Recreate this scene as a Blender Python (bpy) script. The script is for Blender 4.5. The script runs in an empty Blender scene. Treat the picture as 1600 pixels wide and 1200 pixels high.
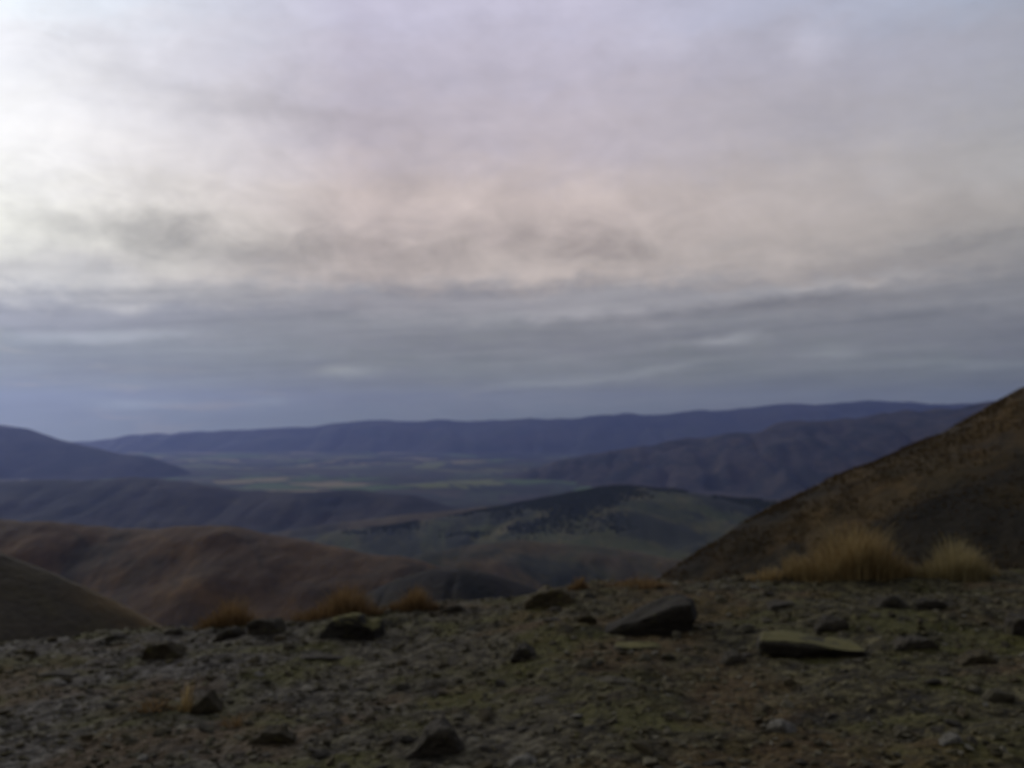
import bpy, bmesh, math, random
import numpy as np
from mathutils import Vector, Matrix, noise as mnoise

random.seed(7)
rng = np.random.default_rng(7)
S = bpy.context.scene
COL = S.collection
R = math.radians

# ------------------------------------------------------------------ camera geometry
F = 1570.0                                   # focal length in photo pixels (1600 wide)
PITCH = math.atan(65 / F)
EYE = Vector((0, 0, 1.5))
FW = Vector((0, math.cos(PITCH), math.sin(PITCH)))
UP = Vector((0, -math.sin(PITCH), math.cos(PITCH)))


def ray(px, py):
    d = Vector((1, 0, 0)) * ((px - 800) / F) + UP * ((600 - py) / F) + FW
    return d / d.y


def at(px, py, Y):
    return EYE + ray(px, py) * Y


# ------------------------------------------------------------------ numpy value noise
_perm = rng.random(65536)


def _h(ix, iy, seed):
    k = (ix.astype(np.int64) * 73856093) ^ (iy.astype(np.int64) * 19349663) ^ (seed * 83492791)
    k = (k ^ (k >> 13)) * 1274126177
    return _perm[(k ^ (k >> 16)) & 65535]


def vnoise(x, y, seed=0):
    ix = np.floor(x); iy = np.floor(y)
    fx = x - ix; fy = y - iy
    ux = fx * fx * fx * (fx * (fx * 6 - 15) + 10); uy = fy * fy * fy * (fy * (fy * 6 - 15) + 10)
    a = _h(ix, iy, seed); b = _h(ix + 1, iy, seed); c = _h(ix, iy + 1, seed); d = _h(ix + 1, iy + 1, seed)
    return (a * (1 - ux) + b * ux) * (1 - uy) + (c * (1 - ux) + d * ux) * uy


def fbm(x, y, octv=4, seed=0, gain=.5):
    x = np.asarray(x, float); y = np.asarray(y, float)
    s = np.zeros(np.broadcast(x, y).shape); a = 1.0; tot = 0
    for o in range(octv):
        c, sn = math.cos(.6 * o), math.sin(.6 * o)
        s = s + a * (vnoise((x * c - y * sn) * 2 ** o + 17.3 * o, (x * sn + y * c) * 2 ** o + 9.1 * o, seed + o) - .5)
        tot += a; a *= gain
    return s / tot * 2          # about -1..1


# ------------------------------------------------------------------ node helpers
class NT:
    def __init__(self, tree):
        self.t = tree; self.n = tree.nodes; self.l = tree.links

    def put(self, sock, v):
        if isinstance(v, bpy.types.NodeSocket):
            self.l.new(v, sock)
        elif isinstance(v, (tuple, list)):
            n = len(sock.default_value)
            sock.default_value = (tuple(v) + (1,))[:n] if len(v) < n else tuple(v)[:n]
        else:
            sock.default_value = v

    def m(self, op, a, b=None, c=None, clamp=False):
        n = self.n.new('ShaderNodeMath'); n.operation = op; n.use_clamp = clamp
        for i, v in enumerate((a, b, c)):
            if v is not None: self.put(n.inputs[i], v)
        return n.outputs[0]

    def v(self, op, a, b=None):
        n = self.n.new('ShaderNodeVectorMath'); n.operation = op
        self.put(n.inputs[0], a)
        if b is not None: self.put(n.inputs[1], b)
        return n.outputs['Value'] if op in ('DOT_PRODUCT', 'LENGTH') else n.outputs[0]

    def mix(self, f, a, b, mode='MIX'):
        n = self.n.new('ShaderNodeMix'); n.data_type = 'RGBA'; n.blend_type = mode
        self.put(n.inputs[0], f); self.put(n.inputs[6], a); self.put(n.inputs[7], b)
        return n.outputs[2]

    def rng(self, v, a, b, c=0.0, d=1.0, smooth=False):
        n = self.n.new('ShaderNodeMapRange'); n.clamp = True
        if smooth: n.interpolation_type = 'SMOOTHSTEP'
        for i, q in enumerate((v, a, b, c, d)): self.put(n.inputs[i], q)
        return n.outputs[0]

    def ramp(self, f, stops, ease='LINEAR'):
        n = self.n.new('ShaderNodeValToRGB'); n.color_ramp.interpolation = ease
        e = n.color_ramp.elements
        while len(e) < len(stops): e.new(.5)
        for k, (p, c) in enumerate(stops):
            e[k].position = p; e[k].color = tuple(c) + (1,)
        self.put(n.inputs[0], f)
        return n.outputs[0]

    def noise(self, vec, scale, detail=4, rough=.55, dist=0.0):
        n = self.n.new('ShaderNodeTexNoise')
        self.put(n.inputs['Vector'], vec); n.inputs['Scale'].default_value = scale
        n.inputs['Detail'].default_value = detail; n.inputs['Roughness'].default_value = rough
        n.inputs['Distortion'].default_value = dist
        return n.outputs[0]

    def comb(self, x, y, z=0.0):
        n = self.n.new('ShaderNodeCombineXYZ')
        for i, q in enumerate((x, y, z)): self.put(n.inputs[i], q)
        return n.outputs[0]


def srgb(r, g, b):
    f = lambda c: (c / 255 / 12.92) if c / 255 <= .04045 else ((c / 255 + .055) / 1.055) ** 2.4
    return (f(r), f(g), f(b))


def new_mat(name, rough=.95):
    m = bpy.data.materials.new(name); m.use_nodes = True
    N = NT(m.node_tree); b = N.n['Principled BSDF']
    b.inputs['Roughness'].default_value = rough
    b.inputs['Specular IOR Level'].default_value = .15
    return m, N, b


def pos_of(N):
    return N.n.new('ShaderNodeNewGeometry').outputs['Position']


def bump(N, b, h, strength, dist):
    n = N.n.new('ShaderNodeBump'); n.inputs['Strength'].default_value = strength
    n.inputs['Distance'].default_value = dist
    N.put(n.inputs['Height'], h); N.put(b.inputs['Normal'], n.outputs[0])


def moor(name, c1, c2, c3, c4, L, stretch=(1, 1, 1), cover=(.52, .62), bd=1.0):
    """Rough upland: two ground colours, a third in broad patches, dark heather or wood in fourth."""
    m, N, b = new_mat(name)
    p = N.v('MULTIPLY', pos_of(N), stretch)
    n1 = N.noise(p, 1 / L, 5, .6, .6)
    n2 = N.noise(N.v('ADD', p, (371., 92., 11.)), 2.3 / L, 5, .65, .4)
    n3 = N.noise(N.v('ADD', p, (-911., 40., 77.)), .8 / L, 6, .62, .8)
    n4 = N.noise(p, 14 / L, 3, .6)
    c = N.mix(N.rng(n1, .4, .6), c1, c2)
    c = N.mix(N.rng(n2, .5, .66), c, c3)
    c = N.mix(N.rng(n3, cover[0], cover[1]), c, c4)
    c = N.mix(.45, c, N.ramp(n4, [(.25, (.25,) * 3), (.75, (.78,) * 3)]), 'OVERLAY')
    N.put(b.inputs['Base Color'], c)
    bump(N, b, N.m('ADD', n4, n2), .6, bd)
    return m


# ------------------------------------------------------------------ object helpers
def link(name, me, mat=None, parent=None):
    o = bpy.data.objects.new(name, me); COL.objects.link(o)
    if mat: me.materials.append(mat)
    if parent: o.parent = parent
    return o


def tag(o, label=None, cat=None, group=None, kind=None):
    for k, v in (('label', label), ('category', cat), ('group', group), ('kind', kind)):
        if v: o[k] = v
    return o


def mesh_np(name, V, Fq, smooth=True):
    me = bpy.data.meshes.new(name)
    V = np.ascontiguousarray(V, np.float32); Fq = np.ascontiguousarray(Fq, np.int32)
    k = Fq.shape[1]
    me.vertices.add(len(V)); me.vertices.foreach_set('co', V.ravel())
    me.loops.add(Fq.size); me.loops.foreach_set('vertex_index', Fq.ravel())
    me.polygons.add(len(Fq)); me.polygons.foreach_set('loop_start', np.arange(len(Fq), dtype=np.int32) * k)
    me.polygons.foreach_set('use_smooth', np.full(len(Fq), smooth))
    me.update(calc_edges=True)
    return me


def grid_faces(nu, nv):
    i, j = np.meshgrid(np.arange(nu - 1), np.arange(nv - 1), indexing='ij')
    a = i * nv + j
    return np.stack([a, a + nv, a + nv + 1, a + 1], -1).reshape(-1, 4)


# ------------------------------------------------------------------ foreground hilltop
PX = [-30, -9, -4.84, -3, -1.2, 0, .42, 1.2, 2.4, 4.84, 9, 30]
PZ = [-9, -1.2, -.50, -.35, -.23, -.12, -.03, 0., .07, .14, .3, .8]


def top_z(x, y):
    x = np.asarray(x, float); y = np.asarray(y, float)
    z = np.interp(x, PX, PZ)
    z = z + .06 * fbm(x / 1.3, y / 1.3, 3, 3) + 0.042 * fbm(x / .38, y / .38, 3, 11)
    e = 9.3 + .5 * fbm(x / 2.2, x * 0 + 4.5, 3, 21)
    d = np.maximum(y - e, 0)
    z = z - .55 * (np.sqrt(d * d + 1.4) - math.sqrt(1.4))
    b = np.maximum(-y - 25, 0)
    z = z - .45 * b
    r = np.maximum(np.abs(x) - 30, 0)
    return z - .5 * r


def hit(px, py):
    d = ray(px, py); Y = 3.0
    while Y < 14:
        p = EYE + d * Y
        if p.z < float(top_z(p.x, p.y)): break
        Y += .02
        if Y > 9.5: break
    return EYE + d * Y


def edges(lo, hi, step, far, n):
    g = (np.geomspace(1, far - hi, n) if far > hi else np.array([]))
    return g


xs = np.concatenate([-(7 + np.geomspace(.05, 800, 45))[::-1], np.arange(-7, 7.001, .03), 7 + np.geomspace(.05, 800, 45)])
ys = np.concatenate([3 - np.geomspace(.05, 800, 40)[::-1], np.arange(3, 11.5, .03), 11.5 + np.geomspace(.05, 900, 60)])
X, Y = np.meshgrid(xs, ys, indexing='ij')
Z = top_z(X, Y)
near = (np.abs(X) < 8) & (Y < 12.5) & (Y > 2)
fine = .017 * fbm(X / .11, Y / .11, 3, 31)
Z = np.maximum(Z + np.where(near, fine, 1.2 * fbm(X / 18, Y / 18, 4, 41) * np.clip((np.hypot(X, Y - 8) - 12) / 30, 0, 1)), -388)

gm, N, b = new_mat('scree')
p = pos_of(N)
n1 = N.noise(p, 1.1, 5, .6, .5); n2 = N.noise(p, 7, 5, .65); n3 = N.noise(p, 34, 4, .6); n4 = N.noise(N.v('ADD', p, (9., 4., 2.)), .8, 4, .6)
vo = N.n.new('ShaderNodeTexVoronoi'); vo.inputs['Scale'].default_value = 22; N.put(vo.inputs['Vector'], N.v('ADD', p, N.v('MULTIPLY', N.comb(n3, n2, n3), (.05, .05, .05))))
vc = N.n.new('ShaderNodeSeparateColor'); N.l.new(vo.outputs['Color'], vc.inputs[0])
px_ = N.n.new('ShaderNodeSeparateXYZ'); N.put(px_.inputs[0], p)
side = N.rng(N.m('ADD', px_.outputs[0], N.m('MULTIPLY', N.m('SUBTRACT', n1, .5), 5.0)), -3.6, 1.2, 0, 1, True)   # grey scree at left, peaty at right
c = N.mix(side, N.ramp(vc.outputs[0], [(0, (.057, .048, .039)), (.4, (.108, .093, .076)), (.8, (.16, .142, .122)), (1, (.205, .187, .165))]),
          N.ramp(vc.outputs[0], [(0, (.042, .033, .016)), (.4, (.08, .066, .031)), (.8, (.115, .096, .046)), (1, (.145, .125, .066))]))
c = N.mix(N.rng(n2, .46, .6, 0, .9), c, N.mix(side, (.04, .033, .027), (.028, .022, .014)))
c = N.mix(N.rng(n1, .5, .6, 0, .75), c, (.085, .078, .021))
c = N.mix(N.rng(n4, .53, .62, 0, .6), c, (.095, .056, .022))
c = N.mix(N.rng(N.noise(N.v('ADD', p, (71., 3., 0.)), 2.6, 5, .7), .54, .64, 0, .85), c, (.022, .018, .013))
N.put(b.inputs['Base Color'], c)
bump(N, b, N.m('ADD', N.m('MULTIPLY', vo.outputs['Distance'], -1.0), n3), .9, .03)
o = link('ground', mesh_np('ground', np.stack([X, Y, Z], -1).reshape(-1, 3), grid_faces(len(xs), len(ys))), gm)
tag(o, kind='structure')

# ------------------------------------------------------------------ hills and valley
FLOOR = -380.0


def crest_curve(pts, n):
    P = np.array([list(at(*q)) for q in pts])
    s = np.concatenate([[0], np.cumsum(np.hypot(np.diff(P[:, 0]), np.diff(P[:, 1])))])
    t = np.linspace(0, s[-1], n)
    out = np.stack([np.interp(t, s, P[:, k]) for k in range(3)], -1)
    k = max(2, n // 60)                                  # soften the corners
    w = np.hanning(2 * k + 3)[1:-1]; w /= w.sum()
    for c in range(3):
        out[:, c] = np.convolve(np.pad(out[:, c], k, mode='edge'), w, 'valid')
    return out


def hill(name, pts, front, back, sf, sb, rad, mat, n=200, nv=70, A=0.0, L=100.0, gully=0.0, seed=0, bottom=-388.0, rough=0.0, LR=100.0):
    C = crest_curve(pts, n)
    u = np.linspace(-1, 1, nv)
    s = np.where(u < 0, -front * np.abs(u) ** 1.7, back * np.abs(u) ** 1.7)
    X = np.repeat(C[:, :1], nv, 1); Y = C[:, 1:2] + s[None, :]
    sl = np.where(s < 0, sf, sb)
    Z = C[:, 2:3] - (sl * (np.sqrt(s * s + rad * rad) - rad))[None, :]
    w = np.clip(np.abs(s) / (L * .6), .3, 1)[None, :]
    Z = Z + A * fbm(X / L, Y / L, 5, seed) * w
    if gully:
        q = np.abs(fbm(X / (L * .5) + .3 * fbm(X / L, Y / L, 2, seed + 5), Y / (L * 2.2), 3, seed + 9))
        Z = Z - gully * np.clip(1 - 3 * q, 0, 1) * np.clip(np.abs(s) / L, 0, 1)[None, :]
    if rough:
        Z = Z + rough * fbm(X / LR, Y / (LR * 3), 4, seed + 31)
    Z = np.maximum(Z, bottom)
    V = np.stack([X, Y, Z], -1).reshape(-1, 3)
    o = link(name, mesh_np(name, V, grid_faces(n, nv)), mat)
    tag(o, kind='structure')
    return o


# valley floor: fields, woods and moor, one sheet out past the far ridge
vm, N, b = new_mat('valley_fields')
p = pos_of(N)
wob = N.v('MULTIPLY', N.v('SUBTRACT', N.comb(N.noise(p, .0016, 3), N.noise(N.v('ADD', p, (5000., 0., 0.)), .0016, 3), 0.0), (.5, .5, 0)), (700., 700., 0.))
pp = N.v('MULTIPLY', N.v('ADD', p, wob), (1, .8, 0))
vo = N.n.new('ShaderNodeTexVoronoi'); vo.inputs['Scale'].default_value = 1 / 520; N.put(vo.inputs['Vector'], pp)
vd = N.n.new('ShaderNodeTexVoronoi'); vd.feature = 'DISTANCE_TO_EDGE'; vd.inputs['Scale'].default_value = 1 / 520; N.put(vd.inputs['Vector'], pp)
vc = N.n.new('ShaderNodeSeparateColor'); N.l.new(vo.outputs['Color'], vc.inputs[0])
c = N.ramp(vc.outputs[0], [(0, (.03, .04, .016)), (.25, (.065, .11, .026)), (.5, (.14, .15, .042)), (.68, (.05, .04, .022)), (.84, (.23, .18, .08)), (1, (.04, .05, .02))], 'CONSTANT')
c = N.mix(N.rng(vd.outputs['Distance'], .03, .05, .8, 0), c, (.018, .02, .012))
wood = N.noise(N.v('MULTIPLY', p, (1, .7, 0)), .0011, 6, .62, .5)
c = N.mix(N.rng(wood, .51, .55), c, (.015, .018, .011))
c = N.mix(N.rng(N.noise(p, .00045, 4, .5), .52, .62, 0, .6), c, (.075, .056, .033))
N.put(b.inputs['Base Color'], c)
gx = np.linspace(-16000, 17000, 190); gy = np.concatenate([np.linspace(-900, 6000, 150), np.linspace(6100, 20000, 120)])
X, Y = np.meshgrid(gx, gy, indexing='ij')
Z = FLOOR + 48 * fbm(X / 1500, Y / 900, 4, 60) + 10 * fbm(X / 320, Y / 320, 3, 66)
tag(link('valley_floor', mesh_np('valley_floor', np.stack([X, Y, Z], -1).reshape(-1, 3), grid_faces(len(gx), len(gy))), vm), kind='structure')

m_far = moor('far_upland', (0.036, 0.036, 0.0272), (0.048, 0.04, 0.028), (0.032, 0.04, 0.0208), (0.016, 0.0184, 0.0144), 1500, cover=(.5, .62), bd=20)
m_wood = moor('wooded_upland', (.04, .033, .027), (.05, .037, .031), (.08, .062, .042), (.016, .016, .013), 230, (1, .8, 1), (.46, .57), 12)
m_blue = moor('heather_upland', (.022, .018, .019), (.03, .023, .021), (.04, .032, .02), (.009, .009, .01), 330, (1, .8, 1), (.45, .56), 10)
m_dark = moor('dark_upland', (.042, .05, .013), (.055, .05, .017), (.1, .082, .03), (.014, .017, .008), 190, (1, .42, 1), (.45, .54), 4)
m_brown = moor('brown_moor', (.075, .042, .020), (.056, .034, .018), (.105, .058, .022), (.028, .02, .012), 110, (1, .5, 1), (.5, .6), 3)
m_knoll = moor('olive_moor', (.04, .038, .013), (.065, .042, .018), (.095, .062, .022), (.019, .02, .01), 170, (1, .5, 1), (.46, .56), 3)
m_spur = moor('dark_spur', (0.021, 0.0182, 0.0168), (0.0252, 0.021, 0.0182), (0.0315, 0.0266, 0.0182), (0.014, 0.014, 0.0126), 60, bd=2)  # spur set darker overall than the moor behind it
m_side = moor('rough_hillside', (.046, .030, .012), (.036, .026, .011), (.066, .041, .015), (.018, .014, .008), 7, (.5, .5, .5), (.48, .6), .6)
_N = NT(m_side.node_tree); _b = _N.n['Principled BSDF']; _old = _b.inputs['Base Color'].links[0].from_socket
_rot = _N.n.new('ShaderNodeMapping'); _rot.inputs['Rotation'].default_value = (0, R(27), 0); _N.put(_rot.inputs[0], pos_of(_N))
_st = _N.noise(_N.v('MULTIPLY', _rot.outputs[0], (.03, .06, .32)), 1.0, 5, .6, .5)
_N.put(_b.inputs['Base Color'], _N.mix(.75, _old, _N.ramp(_st, [(.32, (.2, .2, .2)), (.68, (.82, .8, .78))]), 'OVERLAY'))
m_left = moor('gravel_slope', (.062, .049, .034), (.05, .04, .028), (.07, .056, .032), (.034, .028, .021), 8, (1, 1, 1), (.5, .65), .4)

_N = NT(m_left.node_tree); _b = _N.n['Principled BSDF']; _old = _b.inputs['Base Color'].links[0].from_socket
_q = _N.n.new('ShaderNodeSeparateXYZ'); _N.put(_q.inputs[0], pos_of(_N))
_u = _N.m('ADD', _q.outputs[1], _N.m('MULTIPLY', _N.m('SUBTRACT', _N.noise(pos_of(_N), .4, 4), .5), 5.0))
_f = _N.m('MULTIPLY', _N.rng(_u, 59.6, 61.5), _N.rng(_q.outputs[0], -27.5, -24.5))
_N.put(_b.inputs['Base Color'], _N.mix(_N.m('MULTIPLY', _f, .8), _old, (.12, .075, .03)))
hill('far_ridge', [(-500, 720, 15500), (-100, 700, 15500), (100, 690, 15500), (200, 681, 15500), (330, 675, 15500), (450, 665, 15500), (560, 662, 15500), (650, 656, 15500),
                   (720, 660, 15500), (800, 656, 15500), (900, 652, 15500), (1000, 647, 15500), (1060, 641, 15500), (1150, 641, 15500), (1230, 631, 15500),
                   (1310, 630, 15500), (1400, 624, 15500), (1480, 630, 15500), (1560, 625, 15500), (1700, 618, 15500), (2100, 640, 15500)],
     2600, 3000, .3, .3, 260, m_far, 360, 80, A=70, L=900, gully=60, seed=100, rough=75, LR=800)
hill('mountain', [(-700, 640, 8200), (-300, 640, 8200), (-120, 645, 8200), (-40, 660, 8200), (0, 665, 8200), (40, 669, 8200), (100, 689, 8100), (160, 703, 8000), (230, 714, 7900), (275, 727, 7800), (310, 745, 7750), (340, 775, 7700)],
     2600, 2500, .3, .35, 150, m_blue, 200, 70, A=25, L=700, gully=30, seed=120, rough=14, LR=260)
hill('wooded_hill', [(780, 745, 7200), (850, 727, 7200), (900, 708, 7200), (1000, 694, 7200), (1100, 681, 7100), (1200, 668, 7000), (1300, 655, 7000), (1400, 644, 6900), (1500, 637, 6900), (1600, 626, 6800), (1800, 600, 6800), (2200, 590, 6800)],
     2600, 2500, .24, .35, 250, m_wood, 260, 90, A=40, L=420, gully=45, seed=140, rough=55, LR=330)
hill('ridge', [(-500, 765, 4300), (-100, 758, 4300), (0, 752, 4300), (100, 748, 4300), (200, 746, 4300), (260, 751, 4300), (330, 759, 4200), (400, 766, 4200), (480, 768, 4100), (560, 766, 4100), (610, 771, 4000), (660, 780, 3950), (720, 795, 3900), (800, 815, 3850)],
     1500, 1300, .215, .3, 120, m_blue, 240, 80, A=22, L=300, gully=8, seed=160, rough=22, LR=300)
dark = hill('dark_hill', [(300, 880, 2900), (420, 852, 2900), (520, 833, 2900), (620, 819, 2900), (700, 808, 2950), (760, 797, 3000), (820, 785, 3000), (880, 774, 3000), (940, 764, 3000), (1000, 761, 3000), (1060, 764, 3000), (1110, 773, 3000), (1160, 781, 3000), (1220, 784, 3000), (1320, 802, 3000), (1500, 830, 3000)],
     1900, 900, .115, .3, 140, m_dark, 300, 110, A=16, L=300, gully=8, seed=180, rough=9, LR=150)
hill('grass_ridge', [(340, 850, 3350), (430, 832, 3350), (520, 818, 3350), (620, 806, 3350), (700, 798, 3350), (760, 791, 3350), (840, 786, 3350), (900, 800, 3350)],
     700, 500, .24, .3, 40, moor('ochre_grass', (0.091, 0.066, 0.033), (0.077, 0.05412, 0.027), (0.056, 0.04752, 0.0216), (0.0315, 0.02772, 0.0156), 200, (1, .6, 1), (.5, .6), 4), 160, 60, A=9, L=200, gully=8, seed=190)
hill('knoll', [(560, 900, 1700), (640, 872, 1700), (720, 856, 1750), (800, 846, 1800), (860, 849, 1800), (930, 853, 1800), (1000, 864, 1800), (1080, 876, 1800), (1200, 900, 1800)],
     800, 500, .2, .3, 60, m_knoll, 180, 80, A=14, L=150, gully=5, seed=200, rough=4, LR=70)
hill('moor', [(-500, 805, 900), (-100, 812, 900), (0, 815, 900), (100, 817, 900), (170, 828, 900), (240, 826, 890), (300, 821, 880), (370, 823, 870), (430, 838, 860), (500, 851, 850), (560, 862, 840), (610, 868, 830), (660, 880, 820), (720, 896, 810), (800, 920, 800), (900, 960, 800)],
     520, 400, .3, .35, 30, m_brown, 240, 90, A=8, L=70, gully=0, seed=220, rough=2.2, LR=28)
hill('spur', [(560, 935, 420), (620, 905, 420), (670, 891, 420), (720, 889, 420), (770, 899, 420), (830, 918, 420), (900, 955, 420)],
     160, 120, .35, .4, 10, m_spur, 120, 50, A=2, L=30, gully=2, seed=240)
side = hill('hillside', [(930, 985, 118), (1000, 930, 118), (1030, 907, 118), (1100, 862, 119), (1200, 800, 120), (1300, 748, 121), (1400, 707, 122), (1500, 662, 123), (1600, 608, 124), (1700, 555, 125), (1900, 470, 128), (2300, 380, 130)],
     95, 90, .27, .5, 6, m_side, 260, 130, A=1.1, L=12, gully=.5, seed=260, rough=.35, LR=3.5)
hill('slope', [(-700, 700, 62), (-300, 780, 62), (-100, 833, 62), (0, 866, 62), (60, 888, 62), (130, 918, 62), (190, 950, 62), (260, 990, 62), (330, 1040, 62)],
     45, 40, .3, .5, 2.0, m_left, 140, 90, A=.5, L=7, gully=.5, seed=280)

# the wood along the dark hill: a mass of trees nobody could count
tm, N, b = new_mat('conifer_green')
N.put(b.inputs['Base Color'], N.mix(N.noise(pos_of(N), .05, 3), (.02, .025, .012), (.036, .04, .018)))
bpy.context.view_layer.update()
dv = np.empty(len(dark.data.vertices) * 3, np.float32); dark.data.vertices.foreach_get('co', dv); dv = dv.reshape(300, 110, 3)
V = []; Q = []
for k in range(52000):
    i = rng.integers(0, 298); j = rng.integers(25, 70); a, bq = rng.random(2)
    P = dv[i, j] * (1 - a) * (1 - bq) + dv[i + 1, j] * a * (1 - bq) + dv[i, j + 1] * (1 - a) * bq + dv[i + 1, j + 1] * a * bq
    ax = P[0] / P[1] * F + 800
    up = math.exp(-((ax - 930) / 250) ** 4) * math.exp(-((P[1] - 2960) / 260) ** 2)
    cl = float(fbm(P[0] / 190, P[1] / 260, 4, 300)) * .9 + .72 * up - .2
    if cl < rng.random() * .55: continue
    h = 3.5 + 4 * rng.random(); r = h * (.42 + .2 * rng.random()); z0 = len(V)
    for kk in range(5):
        t = 2 * math.pi * kk / 5 + a * 6
        V.append((P[0] + r * math.cos(t), P[1] + r * math.sin(t), P[2] - 1))
    for kk in range(5):
        t = 2 * math.pi * kk / 5 + a * 6 + .5
        V.append((P[0] + r * .75 * math.cos(t), P[1] + r * .75 * math.sin(t), P[2] + h * .5))
    V.append((P[0], P[1], P[2] + h))
    for kk in range(5):
        k2 = (kk + 1) % 5
        Q += [(z0 + kk, z0 + k2, z0 + 5 + kk), (z0 + k2, z0 + 5 + k2, z0 + 5 + kk), (z0 + 5 + kk, z0 + 5 + k2, z0 + 10)]
w = link('woodland', mesh_np('woodland', np.array(V), np.array(Q), False), tm)
tag(w, 'dark mass of conifers along the top of the low hill in the valley', 'woodland', kind='stuff')


# ------------------------------------------------------------------ stones
def stone_mat(name, a, bc, c3, moss=0.0):
    m, N, b = new_mat(name, .9)
    tc = N.n.new('ShaderNodeTexCoord').outputs['Object']
    oi = N.n.new('ShaderNodeObjectInfo').outputs['Random']
    g = pos_of(N)
    n1 = N.noise(g, 9, 5, .65); n2 = N.noise(g, 40, 4, .65); n3 = N.noise(N.v('ADD', g, (3., 5., 7.)), 14, 5, .6)
    c = N.mix(N.rng(n1, .35, .65), a, bc)
    c = N.mix(N.rng(n3, .58, .66, 0, .8), c, c3)
    c = N.mix(.6, c, N.ramp(n2, [(.3, (.3,) * 3), (.7, (.7,) * 3)]), 'OVERLAY')
    c = N.mix(1.0, c, N.ramp(oi, [(0, (.7,) * 3), (1, (1.2,) * 3)]), 'MULTIPLY')
    if moss:
        up = N.n.new('ShaderNodeSeparateXYZ'); N.put(up.inputs[0], N.n.new('ShaderNodeNewGeometry').outputs['Normal'])
        f = N.m('MULTIPLY', N.rng(up.outputs[2], .55, .9), N.rng(n1, .62 - .3 * moss, .72 - .3 * moss))
        c = N.mix(N.m('MULTIPLY', f, .8), c, (.15, .13, .045))
    N.put(b.inputs['Base Color'], c)
    bump(N, b, N.m('ADD', n2, n3), .7, .012)
    return m


M_grey = stone_mat('grey_stone', (.072, .061, .04), (.1, .086, .055), (.13, .115, .066))
M_pale = stone_mat('pale_stone', (.15, .135, .11), (.2, .185, .155), (.25, .23, .2))
M_brown = stone_mat('brown_stone', (.055, .044, .026), (.08, .063, .036), (.1, .088, .032))
M_dark = stone_mat('dark_stone', (.044, .037, .028), (.064, .054, .04), (.08, .07, .035))
M_black = stone_mat('black_stone', (.03, .025, .019), (.044, .037, .028), (.06, .053, .026))
M_moss = stone_mat('mossy_stone', (.034, .029, .023), (.048, .042, .033), (.085, .08, .035), .9)


def hull_bm(seed, n=16, flat=.55, sub=True, pts=None, bev=.05, amp=.055, cuts=2):
    r = random.Random(seed); bm = bmesh.new()
    if pts is None:
        pts = []
        for k in range(n):
            v = Vector((r.gauss(0, 1), r.gauss(0, 1), r.gauss(0, 1))).normalized() * r.uniform(.78, 1.0)
            v = Vector((math.copysign(abs(v.x) ** .75, v.x), math.copysign(abs(v.y) ** .75, v.y), math.copysign(abs(v.z) ** .6, v.z) * flat))
            pts.append(v)
    for q in pts: bm.verts.new(q)
    res = bmesh.ops.convex_hull(bm, input=bm.verts)
    bmesh.ops.delete(bm, geom=[g for g in set(res['geom_interior'] + res['geom_unused']) if isinstance(g, bmesh.types.BMVert)], context='VERTS')
    bmesh.ops.dissolve_limit(bm, angle_limit=R(7), verts=bm.verts, edges=bm.edges)
    if sub:
        bmesh.ops.bevel(bm, geom=list(bm.edges), offset=bev, segments=1, affect='EDGES')
        bmesh.ops.triangulate(bm, faces=bm.faces)
        bmesh.ops.subdivide_edges(bm, edges=bm.edges, cuts=cuts, use_grid_fill=True)
        for v in bm.verts:
            v.co += v.normal * amp * mnoise.fractal(v.co * 2.6 + Vector((seed, seed * .7, 0)), .8, 2.1, 4)
    bmesh.ops.recalc_face_normals(bm, faces=bm.faces)
    return bm


def to_mesh(name, bm, smooth=False):
    me = bpy.data.meshes.new(name); bm.to_mesh(me); bm.free()
    if smooth:
        for f in me.polygons: f.use_smooth = True
    return me


def box_pts(w, d, h, seed, top=None, jit=.06):
    """an irregular slab outline: list of (x, z) profile points pushed through the depth"""
    r = random.Random(seed); pts = []
    prof = top or [(-.5, 0), (.5, 0), (.5, 1), (-.5, 1)]
    for x, z in prof:
        for y in (-.5, -.1, .4):
            y0 = y; y = y + (.16 if z < .3 else -.04) * (y < -.3)      # front edge overhangs its foot
            s = 1 - .12 * (y0 > .2) - .05 * r.random()
            pts.append(Vector((x * w * s + r.uniform(-jit, jit) * w, y * d + r.uniform(-jit, jit) * d, z * h * (1 - .1 * r.random()))))
    return pts


TRI = [(-.5, 0), (.48, 0), (.52, .55), (.5, 1), (.44, .97), (0, .46), (-.47, .1)]     # wedge, tip up to the right
SLAB = [(-.5, .25), (-.49, 1), (-.1, .92), (.3, .74), (.5, .6), (.48, .15), (0, .05)]
FLAT = [(-.5, 0), (-.48, .8), (-.05, 1), (.45, .8), (.5, .1)]
BLOCK = [(-.5, 0), (-.48, .85), (-.2, 1), (.35, .92), (.5, .6), (.48, 0)]
MOUND = [(-.5, 0), (-.38, .45), (-.12, .9), (.06, 1), (.3, .55), (.5, 0)]
LUMP = [(-.5, 0), (-.5, .45), (-.25, .9), (.15, 1), (.42, .7), (.5, .15)]

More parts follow.
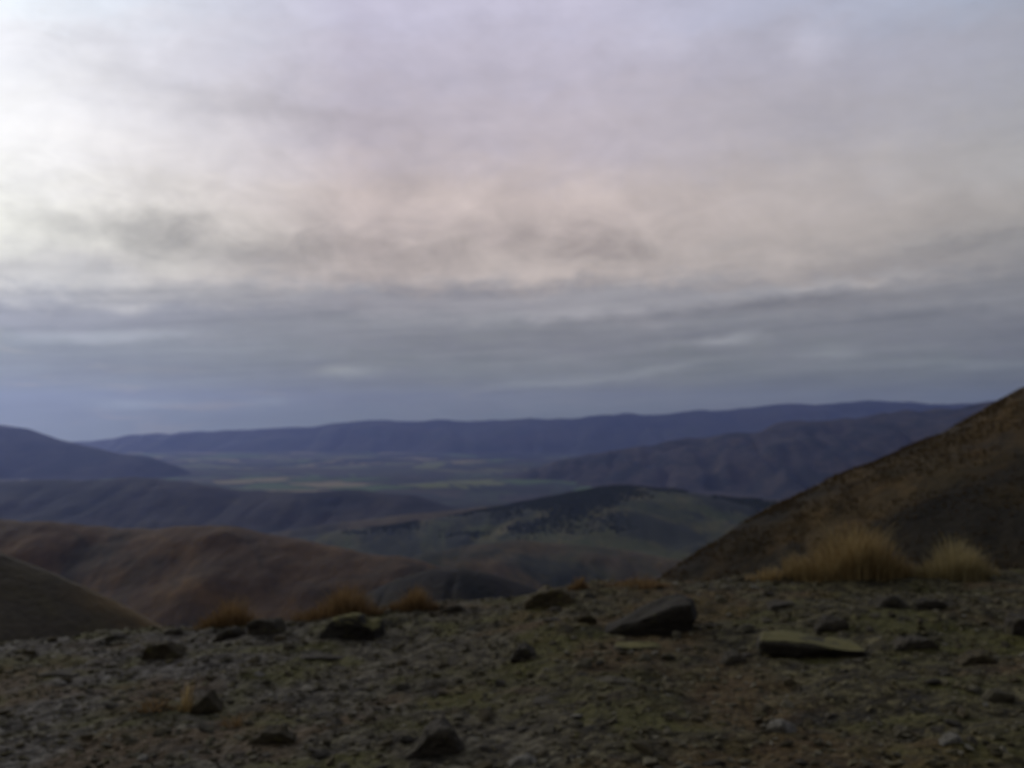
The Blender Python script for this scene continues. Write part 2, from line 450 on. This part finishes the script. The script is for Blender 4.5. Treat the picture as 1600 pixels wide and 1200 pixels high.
# px left, px right, px top, px bottom, profile, material, label, category
BIG = [
    (940, 1082, 936, 996, TRI, M_black, 'large dark wedge rock with its pointed tip raised to the right, on the crest', 1.0),
    (1186, 1348, 982, 1030, SLAB, M_moss, 'long flat slab with yellow mossy top and dark front edge, right of the wedge rock', .9),
    (962, 1038, 997, 1016, FLAT, M_moss, 'thin flat slab with a yellow edge lying just below the wedge rock', 1.2),
    (506, 600, 948, 1002, LUMP, M_moss, 'dark boulder patched with yellow-green moss, on the crest left of centre', .9),
    (388, 442, 956, 994, BLOCK, M_dark, 'square dark block of rock on the skyline of the crest at left', .9),
    (338, 384, 976, 1000, LUMP, M_dark, 'low dark rock just left of the square block', .9),
    (220, 288, 994, 1032, LUMP, M_brown, 'reddish brown dark rock, the largest near the left end of the crest', .9),
    (254, 292, 976, 994, LUMP, M_dark, 'small dark rock standing behind the reddish brown one at left', .9),
    (826, 902, 910, 948, LUMP, M_brown, 'grey-brown boulder standing up on the skyline at the middle of the crest', .9),
    (1352, 1424, 924, 950, MOUND, M_dark, 'low dark pointed rock below the big grass tuft', 1.0),
    (1428, 1486, 930, 954, BLOCK, M_dark, 'dark blocky rock below the smaller right grass tuft', .9),
    (1274, 1332, 958, 988, LUMP, M_dark, 'dark lump of rock just above the right end of the flat slab', .9),
    (1392, 1474, 988, 1018, LUMP, M_dark, 'broad dark rock to the right of the long flat slab', .9),
    (620, 745, 1118, 1184, MOUND, M_dark, 'big dark peaked rock at the bottom of the foreground, nearest the camera', .9),
    (928, 994, 1044, 1072, FLAT, M_grey, 'flat grey stone with a pale top, below the wedge rock', 1.0),
    (798, 838, 998, 1034, LUMP, M_dark, 'dark upright stone left of the wedge rock', .9),
    (1468, 1508, 1142, 1168, LUMP, M_pale, 'pale beige stone alone in the lower right of the scree', .9),
    (832, 898, 1084, 1098, FLAT, M_dark, 'narrow dark flat stone right of the peaked rock', 1.0),
    (1128, 1168, 1012, 1038, LUMP, M_dark, 'small dark rock just left of the long flat slab', .9),
    (1576, 1625, 952, 996, BLOCK, M_dark, 'dark rock cut by the right edge of the picture', .9),
    (290, 356, 1068, 1118, MOUND, M_brown, 'brownish dark peaked stone beside the ochre grass at left', .9),
    (796, 842, 1172, 1198, LUMP, M_pale, 'pale stone at the bottom edge, right of the peaked rock', .9),
    (86, 104, 1060, 1074, LUMP, M_pale, 'small pale chip of stone far left in the scree', .9),
    (1534, 1584, 1068, 1098, LUMP, M_grey, 'olive grey rounded stone near the right edge', .9),
    (1396, 1430, 1128, 1152, LUMP, M_grey, 'grey stone a little left of the pale beige one', .9),
    (398, 466, 1128, 1164, LUMP, M_brown, 'brown broad stone left of the big peaked rock', .9),
    (466, 548, 1012, 1034, FLAT, M_dark, 'long dark flat stone below the mossy boulder', 1.0),
    (1196, 1262, 930, 950, FLAT, M_dark, 'dark flat stone behind the long slab near the crest', 1.0),
    (690, 730, 940, 958, LUMP, M_dark, 'small dark rock on the skyline left of the grey boulder', .9),
    (60, 130, 1040, 1058, FLAT, M_dark, 'thin dark flat stone near the left edge', 1.0),
    (1500, 1560, 1010, 1040, LUMP, M_brown, 'brown lump right of the broad dark rock', .9),
]
placed = []
for k, (x0, x1, y0, y1, prof, mat, lab, dep) in enumerate(BIG):
    P = hit((x0 + x1) / 2, y1 - 2)
    d = P.y; wd = (x1 - x0) / F * d; h = (y1 - y0) / F * d
    if prof is FLAT: h *= .62
    if prof is SLAB: h *= .62
    depth = max(wd * .6, h * 1.1) * dep
    sc = max(wd, depth, h)
    pts = [q / sc for q in box_pts(wd, depth, h * 1.02, 50 + k, prof)]
    bm = hull_bm(50 + k, pts=pts, bev=.018, amp=.045 if prof in (SLAB, TRI, FLAT) else .1, cuts=4)
    bmesh.ops.scale(bm, vec=(sc,) * 3, verts=bm.verts)
    o = link('rock', to_mesh('rock', bm), mat)
    cy = d + depth * .42
    o.location = (P.x / d * cy * .5 + P.x * .5, cy, float(top_z(P.x, d + depth * .1)) - .02 - (0 if prof in (SLAB, TRI) else .28 * h))
    o.rotation_euler = (0, 0, random.uniform(-.12, .12))
    tag(o, lab, 'rock', 'rocks on the hilltop scree')
    placed.append((P.x, cy, max(wd, depth) * .5))

protos = {}
for mn, mat in (('grey', M_grey), ('brown', M_brown), ('dark', M_dark), ('pale', M_pale)):
    protos[mn] = []
    for k in range(7):
        me = to_mesh('stone', hull_bm(200 + k, 14, random.Random(k).uniform(.35, .7)))
        me.materials.append(mat); protos[mn].append(me)
LAB = {'grey': ('loose angular grey stone, one of many small ones in the scree', 'small grey stones in the scree'),
       'brown': ('loose angular brown stone, one of many small ones in the scree', 'small brown stones in the scree'),
       'dark': ('loose angular near-black stone, one of many small ones in the scree', 'small dark stones in the scree'),
       'pale': ('loose pale chip of stone, one of a few light ones in the scree', 'small pale stones in the scree')}

cand = []
for k in range(15000):
    y = 3.6 + 7.0 * random.random() ** .9; x = random.uniform(-1, 1) * (.62 * y + .6)
    s = .0095 * math.exp(random.gauss(0, .62)) + .005
    cand.append((x, y, min(s, .085)))
cand.sort(key=lambda q: -q[2] / q[1] * (1 if abs(q[0]) < .5 * q[1] and 4.5 < q[1] < 9.6 else .001))
NI = 255
n_done = 0; rest = []
for (x, y, s) in cand:
    if any((x - a) ** 2 + (y - c) ** 2 < (r + s * .5) ** 2 for a, c, r in placed): continue
    if n_done < NI:
        kind = random.choices(('grey', 'brown', 'dark', 'pale'), (.34, .36, .29, .01))[0]
        o = link('stone', random.choice(protos[kind]))
        o.scale = (s * random.uniform(.9, 1.5), s * random.uniform(.8, 1.2), s * random.uniform(.7, 1.1))
        o.rotation_euler = (random.gauss(0, .2), random.gauss(0, .2), random.uniform(0, 6.28))
        o.location = (x, y, float(top_z(x, y)) + s * .22)
        tag(o, LAB[kind][0], 'stone', LAB[kind][1])
        placed.append((x, y, s)); n_done += 1
    else:
        rest.append((x, y, s))
# everything finer: gravel, one object
GV = []; GF = []; GT = []
gp = []
for k in range(8):
    bm = hull_bm(400 + k, 11, .6, sub=False); bmesh.ops.triangulate(bm, faces=bm.faces); bm.verts.index_update()
    gp.append((np.array([v.co[:] for v in bm.verts]), np.array([[v.index for v in f.verts] for f in bm.faces]))); bm.free()
off = 0
RX = np.array([q[0] for q in rest]); RY = np.array([q[1] for q in rest]); RZ = top_z(RX, RY)
for (x, y, s), z in zip(rest, RZ):
    pv, pf = random.choice(gp)
    M = np.array(Matrix.Rotation(random.uniform(0, 6.28), 3, 'Z') @ Matrix.Rotation(random.gauss(0, .35), 3, 'X'))
    v = (pv * (s * random.uniform(.8, 1.4), s, s * random.uniform(.6, 1.1))) @ M.T + (x, y, z + s * .15)
    GV.append(v); GF.append(pf + off); off += len(pv); GT.append(np.full(len(pv), random.random()))
gmm, N, b = new_mat('gravel_stone', .9)
at_ = N.n.new('ShaderNodeAttribute'); at_.attribute_name = 'tint'
c = N.ramp(at_.outputs['Fac'], [(0, (.03, .024, .013)), (.3, (.062, .051, .028)), (.55, (.088, .072, .034)), (.8, (.112, .096, .057)), (.97, (.15, .134, .098)), (1, (.2, .185, .15))])
c = N.mix(.5, c, N.ramp(N.noise(pos_of(N), 60, 3), [(.3, (.3,) * 3), (.7, (.7,) * 3)]), 'OVERLAY')
N.put(b.inputs['Base Color'], c)
me = mesh_np('gravel', np.concatenate(GV), np.concatenate(GF), False)
a = me.attributes.new('tint', 'FLOAT', 'POINT'); a.data.foreach_set('value', np.concatenate(GT).astype(np.float32))
g = link('gravel', me, gmm); tag(g, 'fine loose gravel and chippings covering the hilltop', 'gravel', kind='stuff')


# ------------------------------------------------------------------ grass
def grass_mat(name, a, bq, c3):
    m, N, b = new_mat(name, .8)
    at_ = N.n.new('ShaderNodeAttribute'); at_.attribute_name = 'tint'
    N.put(b.inputs['Base Color'], N.ramp(at_.outputs['Fac'], [(0, a), (.5, bq), (1, c3)]))
    tr = N.n.new('ShaderNodeBsdfTranslucent'); N.put(tr.inputs[0], N.ramp(at_.outputs['Fac'], [(0, a), (.5, bq), (1, c3)]))
    mx = N.n.new('ShaderNodeMixShader'); mx.inputs[0].default_value = .35
    N.l.new(b.outputs[0], mx.inputs[1]); N.l.new(tr.outputs[0], mx.inputs[2])
    N.l.new(mx.outputs[0], N.n['Material Output'].inputs['Surface'])
    return m


G_ochre = grass_mat('dry_grass', (.17, .108, .043), (.29, .198, .082), (.42, .32, .15))
G_rust = grass_mat('rusty_grass', (.13, .075, .031), (.2, .122, .052), (.27, .178, .085))
G_yel = grass_mat('pale_grass', (.18, .135, .058), (.29, .225, .10), (.42, .345, .18))


def tuft(px0, px1, pytop, pybase, n, mat, label, lean=.5, depth=.5, dy=0.0, wid=.004):
    P = hit((px0 + px1) / 2, pybase); d = P.y + dy
    W = (px1 - px0) / F * d * .5; H = (pybase - pytop) / F * d
    V = []; Q = []; T = []
    r = random.Random(label)
    for k in range(n):
        a = r.uniform(0, 6.283); q = math.sqrt(r.random()) * .92
        bx = q * math.cos(a) * W; by = q * math.sin(a) * W * depth
        gz = float(top_z(P.x + bx, d + by)) - .02
        prof = (1.12 - .8 * abs(bx / W) ** 2.5) * (.82 + .25 * math.sin(bx / W * 5 + 1))
        h = H * prof * r.uniform(.45, 1.1)
        ang = a + r.gauss(0, .8); ln = h * lean * r.uniform(.15, 1.1)
        dx, dyy = math.cos(ang), math.sin(ang); wx, wy = -dyy, dx
        w0 = wid * r.uniform(.6, 1.3); t = r.random(); i0 = len(V)
        for s in range(5):
            u = s / 4
            cx = bx + dx * ln * u * u; cy = by + dyy * ln * u * u; cz = gz + h * (u - .22 * u * u * lean) / (1 - .22 * lean)
            ww = w0 * (1 - u) ** .7 + .0004
            V.append((cx - wx * ww, cy - wy * ww, cz)); V.append((cx + wx * ww, cy + wy * ww, cz)); T += [t, t]
        for s in range(4):
            j = i0 + s * 2; Q.append((j, j + 1, j + 3, j + 2))
    me = mesh_np('grass_tuft', np.array(V), np.array(Q))
    at_ = me.attributes.new('tint', 'FLOAT', 'POINT'); at_.data.foreach_set('value', np.array(T, np.float32))
    o = link('grass_tuft', me, mat); o.location = (P.x * d / P.y, d, 0)
    tag(o, label, 'grass', 'dry grass tufts on the hilltop')


tuft(1218, 1436, 824, 900, 2400, G_ochre, 'largest tuft of golden dry grass, standing on the right of the crest', .7)
tuft(1415, 1565, 850, 900, 1300, G_yel, 'paler grass tuft to the right of the largest one', .7)
tuft(1160, 1240, 884, 905, 300, G_ochre, 'short brown grass at the left foot of the largest tuft', .8)
tuft(300, 415, 938, 975, 800, G_rust, 'low orange grass tuft behind the square dark block', .9)
tuft(450, 610, 918, 958, 1200, G_rust, 'wide orange grass tuft behind the mossy boulder', .8)
tuft(600, 690, 918, 950, 700, G_rust, 'small ragged grass tuft right of the mossy boulder', .8)
tuft(886, 922, 900, 922, 350, G_rust, 'tiny orange grass tuft beside the grey skyline boulder', .8)
tuft(940, 1060, 900, 916, 500, G_rust, 'thin strip of short brown grass at the foot of the right hillside', .9)
tuft(200, 276, 1086, 1110, 160, G_rust, 'flattened patch of ochre grass in the scree at left', 1.6, .6)
tuft(322, 400, 1116, 1134, 160, G_rust, 'flattened orange grass below the brownish peaked stone', 1.6, .6)
tuft(276, 306, 1066, 1112, 60, G_ochre, 'thin upright wisp of ochre grass left of the brownish peaked stone', .5, .6)

# coarse tussock all over the right hillside: a mass nobody could count
sv = np.empty(len(side.data.vertices) * 3, np.float32); side.data.vertices.foreach_get('co', sv); sv = sv.reshape(260, 130, 3)
V = []; Q = []; T = []
for k in range(24000):
    i = rng.integers(0, 258); j = rng.integers(14, 72); a, bq = rng.random(2)
    P = sv[i, j] * (1 - a) * (1 - bq) + sv[i + 1, j] * a * (1 - bq) + sv[i, j + 1] * (1 - a) * bq + sv[i + 1, j + 1] * a * bq
    if P[0] > 95 or float(fbm(P[0] / 7, (P[1] + 2 * P[2]) / 7, 3, 500)) < -.1 + .5 * rng.random() - .25: continue
    h = .15 + .25 * rng.random(); t0 = rng.random() * .6
    for q in range(6):
        t = 6.283 * (q + rng.random()) / 6; z0 = len(V); ln = h * (.25 + .45 * rng.random())
        c_, s_ = math.cos(t), math.sin(t)
        V += [(P[0] - s_ * .07, P[1] + c_ * .07, P[2] - .1), (P[0] + s_ * .07, P[1] - c_ * .07, P[2] - .1), (P[0] + c_ * ln, P[1] + s_ * ln, P[2] + h * (.6 + .4 * rng.random()))]
        Q.append((z0, z0 + 1, z0 + 2)); T += [t0, t0, t0 + .3]
me = mesh_np('tussock_grass', np.array(V), np.array(Q), False)
a_ = me.attributes.new('tint', 'FLOAT', 'POINT'); a_.data.foreach_set('value', np.array(T, np.float32))
tag(link('tussock_grass', me, grass_mat('hill_grass', (.045, .029, .011), (.07, .044, .016), (.095, .058, .02))), 'rough brown tussock grass covering the steep hillside at right', 'grass', kind='stuff')

# ------------------------------------------------------------------ haze
hb = bmesh.new(); bmesh.ops.create_cube(hb, size=1)
HX0, HX1, HY0, HY1, HZ0, HZ1 = -16600, 17600, -1500, 20600, -440, 640
for v in hb.verts:
    v.co = (HX0 if v.co.x < 0 else HX1, HY0 if v.co.y < 0 else HY1, HZ0 if v.co.z < 0 else HZ1)
hm = bpy.data.materials.new('haze_air'); hm.use_nodes = True
ht = hm.node_tree; ht.nodes.clear()
ho = ht.nodes.new('ShaderNodeOutputMaterial'); pv = ht.nodes.new('ShaderNodeVolumePrincipled')
pv.inputs['Color'].default_value = (.36, .46, .95, 1); pv.inputs['Density'].default_value = 3.5e-5
pv.inputs['Anisotropy'].default_value = .65
ht.links.new(pv.outputs[0], ho.inputs['Volume'])
tag(link('haze', to_mesh('haze', hb), hm), kind='stuff')

# ------------------------------------------------------------------ sky
SUN_AZ, SUN_EL = -42.0, 20.0
W = bpy.data.worlds.new('World'); S.world = W; W.use_nodes = True
N = NT(W.node_tree); bg = N.n['Background']; bg.inputs['Strength'].default_value = .1
sky = N.n.new('ShaderNodeTexSky'); sky.sky_type = 'NISHITA'; sky.sun_disc = False
sky.sun_elevation = R(SUN_EL); sky.sun_rotation = R(SUN_AZ % 360)
D = N.n.new('ShaderNodeTexCoord').outputs['Generated']
sp = N.n.new('ShaderNodeSeparateXYZ'); N.l.new(N.v('NORMALIZE', D), sp.inputs[0])
x, y, z = sp.outputs
ayy = N.m('ABSOLUTE', y)
az = N.m('MULTIPLY', N.m('ARCTAN2', x, ayy), 180 / math.pi)
el = N.m('MULTIPLY', N.m('ARCSINE', z), 180 / math.pi)
# cloud-deck coordinates: flattened towards the horizon as a real layer is
zz = N.m('ADD', N.m('MAXIMUM', z, 0.0), .09)
deck = N.comb(N.m('DIVIDE', x, zz), N.m('DIVIDE', y, zz), 0.0)
wn1 = N.noise(deck, .9, 4, .55); wn2 = N.noise(N.v('ADD', deck, (31., 7., 3.)), .9, 4, .55)
ang = N.comb(az, el, 0.0)
wn3 = N.noise(N.v('MULTIPLY', ang, (.12, .3, 0)), 1.0, 5, .6); wn4 = N.noise(N.v('ADD', N.v('MULTIPLY', ang, (.12, .3, 0)), (50., 9., 0)), 1.0, 5, .6)
wn5 = N.noise(N.v('MULTIPLY', ang, (.42, .75, 0)), 1.0, 5, .6); wn6 = N.noise(N.v('ADD', N.v('MULTIPLY', ang, (.42, .75, 0)), (20., 33., 0)), 1.0, 5, .6)
warp = N.comb(N.m('ADD', N.m('MULTIPLY', N.m('SUBTRACT', wn3, .5), 4.5), N.m('MULTIPLY', N.m('SUBTRACT', wn5, .5), 3.2)),
              N.m('ADD', N.m('MULTIPLY', N.m('SUBTRACT', wn4, .5), 1.5), N.m('MULTIPLY', N.m('SUBTRACT', wn6, .5), N.rng(el, 6, 9, .4, 2.2))), 0.0)
wn5 = N.noise(N.v('MULTIPLY', ang, (.42, .75, 0)), 1.0, 5, .6); wn6 = N.noise(N.v('ADD', N.v('MULTIPLY', ang, (.42, .75, 0)), (20., 33., 0)), 1.0, 5, .6)
elw = N.m('ADD', el, N.m('ADD', N.m('MULTIPLY', N.m('SUBTRACT', wn4, .5), 3.6), N.m('MULTIPLY', N.m('SUBTRACT', wn6, .5), 2.4)))
elf = N.rng(elw, 0, 25)
E = lambda py: max(0, math.degrees(math.atan((665 - py) / F))) / 25


def col_ramp(st): return N.ramp(elf, sorted((E(py), srgb(*c)) for py, c in st), 'EASE')


cl = col_ramp([(665, (140, 149, 146)), (560, (144, 150, 152)), (505, (160, 162, 168)), (455, (212, 210, 205)), (390, (246, 245, 234)), (250, (248, 247, 245)), (120, (244, 245, 249)), (20, (240, 248, 255))])
cc = col_ramp([(665, (119, 126, 120)), (600, (127, 130, 124)), (520, (138, 138, 138)), (470, (158, 155, 156)), (420, (192, 180, 172)), (320, (204, 190, 184)), (200, (194, 185, 192)), (80, (194, 188, 202)), (0, (200, 196, 214))])
cr = col_ramp([(665, (107, 114, 112)), (600, (111, 116, 116)), (520, (118, 120, 124)), (450, (138, 138, 139)), (380, (165, 161, 157)), (280, (169, 168, 168)), (120, (163, 165, 176)), (0, (166, 178, 198))])
base = N.mix(N.rng(az, -27, -9), cl, cc)
base = N.mix(N.rng(az, 4, 30), base, cr)
# broad and streaky structure in the deck
n_b = N.noise(N.v('MULTIPLY', deck, (1, .8, 1)), 1.3, 6, .58, .6)
n_s = N.noise(N.v('MULTIPLY', N.v('ADD', ang, N.v('MULTIPLY', warp, (.5, .5, 0))), (.10, .75, 0)), 1.0, 5, .6)
_rt = N.n.new('ShaderNodeVectorRotate'); _rt.rotation_type = 'Z_AXIS'; _rt.inputs['Angle'].default_value = -R(3.5); N.put(_rt.inputs['Vector'], N.v('ADD', ang, N.v('MULTIPLY', warp, (.6, .12, 0))))
n_t = N.noise(N.v('MULTIPLY', _rt.outputs[0], (.075, 1.1, 0)), 1.0, 6, .62)            # thin level bands low down
low = N.m('MULTIPLY', N.rng(el, 6, 11, 1, 0, True), N.rng(el, 0, 1.2, .3, 1))
n_c = N.noise(N.v('ADD', N.v('MULTIPLY', ang, (.30, .5, 0)), (3.3, 8.1, 0)), 1.0, 6, .6, .7)   # torn clumps on the belly of the deck
mid = N.m('MULTIPLY', N.rng(el, 6, 8.5, 0, 1, True), N.rng(el, 11, 17, 1, .35, True))
lum = N.m('ADD', N.m('MULTIPLY', N.m('SUBTRACT', n_b, .5), .3), N.m('MULTIPLY', N.m('SUBTRACT', n_s, .5), .12))
lum = N.m('ADD', lum, N.m('MULTIPLY', N.m('MULTIPLY', N.m('SUBTRACT', n_t, .47), .75), low))
lum = N.m('ADD', lum, N.m('MULTIPLY', N.m('MULTIPLY', N.m('SUBTRACT', n_c, .53), .65), N.m('MULTIPLY', mid, N.rng(az, 2, 20, 1, .45))))
n_f = N.noise(N.v('ADD', N.v('MULTIPLY', ang, (.36, .62, 0)), (13., 5., 0)), 1.0, 6, .62, .5)
lum = N.m('ADD', lum, N.m('MULTIPLY', N.m('SUBTRACT', n_f, .5), .22))
P = N.v('ADD', ang, warp)


def blob(px, py, rx, ry, amp, tilt=0.0):
    a0 = math.degrees(math.atan((px - 800) / F)); e0 = math.degrees(math.atan((665 - py) / F))
    k = math.degrees(1 / F)
    q = N.v('SUBTRACT', P, (a0, e0, 0))
    if tilt:
        s2 = N.n.new('ShaderNodeVectorRotate'); s2.rotation_type = 'Z_AXIS'
        N.put(s2.inputs['Vector'], q); s2.inputs['Angle'].default_value = -R(tilt); q = s2.outputs[0]
    q = N.v('MULTIPLY', q, (1 / (rx * k), 1 / (ry * k), 0))
    return N.m('MULTIPLY', N.m('POWER', 2.718, N.m('MULTIPLY', N.v('DOT_PRODUCT', q, q), -1.0)), amp)


for bl in [(240, 385, 95, 38, -.34), (150, 370, 110, 20, -.14), (400, 402, 70, 32, -.26), (505, 388, 45, 34, -.28), (380, 175, 230, 28, -.16, -4), (80, 110, 90, 22, -.10),
           (640, 400, 70, 24, -.2), (850, 375, 110, 22, -.2, 3), (960, 392, 60, 18, -.2, -8), (330, 470, 130, 22, -.16), (760, 450, 240, 18, -.08),
           (200, 535, 110, 10, .34, 3), (225, 632, 60, 9, .3), (550, 580, 40, 8, .3), (890, 592, 130, 6, .24, 4), (1130, 535, 60, 7, .32, 5),
           (880, 488, 170, 9, .13, 4), (1160, 466, 130, 8, .10, 5), (1340, 447, 130, 8, .18, 4), (1480, 578, 150, 7, .16), (1270, 88, 40, 34, .13),
           (1050, 60, 60, 40, .08), (1150, 488, 260, 9, -.16, 4), (850, 540, 200, 8, -.12, 3), (1500, 405, 110, 10, -.16, 6), (1000, 520, 240, 12, -.06),
           (60, 230, 120, 70, .05), (370, 225, 30, 20, .06), (1310, 560, 40, 9, .14), (430, 625, 22, 7, .2), (1040, 575, 60, 6, .2, 6)]:
    lum = N.m('ADD', lum, blob(*bl[:4], bl[4] * (1.25 if bl[4] > 0 else 1.0), *bl[5:]))
cloud = N.v('MULTIPLY', base, N.comb(*(3 * [N.m('MAXIMUM', N.m('ADD', lum, 1.0), .2)])))
# brighter where the sun stands behind the deck, beyond the left of the picture
sd = Vector((math.sin(R(SUN_AZ)) * math.cos(R(SUN_EL)), math.cos(R(SUN_AZ)) * math.cos(R(SUN_EL)), math.sin(R(SUN_EL))))
glow = N.m('POWER', N.m('MAXIMUM', N.v('DOT_PRODUCT', N.v('NORMALIZE', D), tuple(sd)), 0.0), 40.0)
cloud = N.v('ADD', cloud, N.v('MULTIPLY', N.comb(glow, glow, glow), (.22, .22, .21)))
# added dimming of the unseen deck overhead and behind, to darken ground and fronts; the light comes from the front left
unseen_dim = N.m('MULTIPLY', N.rng(el, 24, 55, 1.0, .5, True), N.rng(y, -.5, .45, .4, 1.0, True))
cloud = N.v('MULTIPLY', cloud, N.comb(unseen_dim, unseen_dim, unseen_dim))
cloud = N.v('MULTIPLY', cloud, (10., 10., 10.))
cover = N.rng(n_b, .25, .45, .93, .99)
N.put(bg.inputs['Color'], N.mix(cover, sky.outputs[0], cloud))

sl = bpy.data.lights.new('sun', 'SUN'); sl.energy = .7; sl.angle = R(14); sl.color = (1, .95, .87)
so = bpy.data.objects.new('sun', sl); COL.objects.link(so)
so.rotation_euler = (-sd).to_track_quat('-Z', 'Y').to_euler()

# ------------------------------------------------------------------ camera
cd = bpy.data.cameras.new('camera'); co = bpy.data.objects.new('camera', cd); COL.objects.link(co)
co.location = EYE; co.rotation_euler = (math.pi / 2 + PITCH, 0, 0)
cd.sensor_width = 36; cd.lens = 36 * F / 1600; cd.clip_start = .05; cd.clip_end = 60000
cd.dof.use_dof = True; cd.dof.focus_distance = .7          # the phone missed focus: everything is soft
cd.dof.aperture_fstop = cd.lens / 1000 / .0033
S.camera = co
S.cycles.volume_bounces = 1
S.cycles.max_bounces = 6; S.cycles.diffuse_bounces = 3
S.view_settings.view_transform = 'Standard'; S.view_settings.look = 'None'
S.view_settings.exposure = 0; S.view_settings.gamma = 1
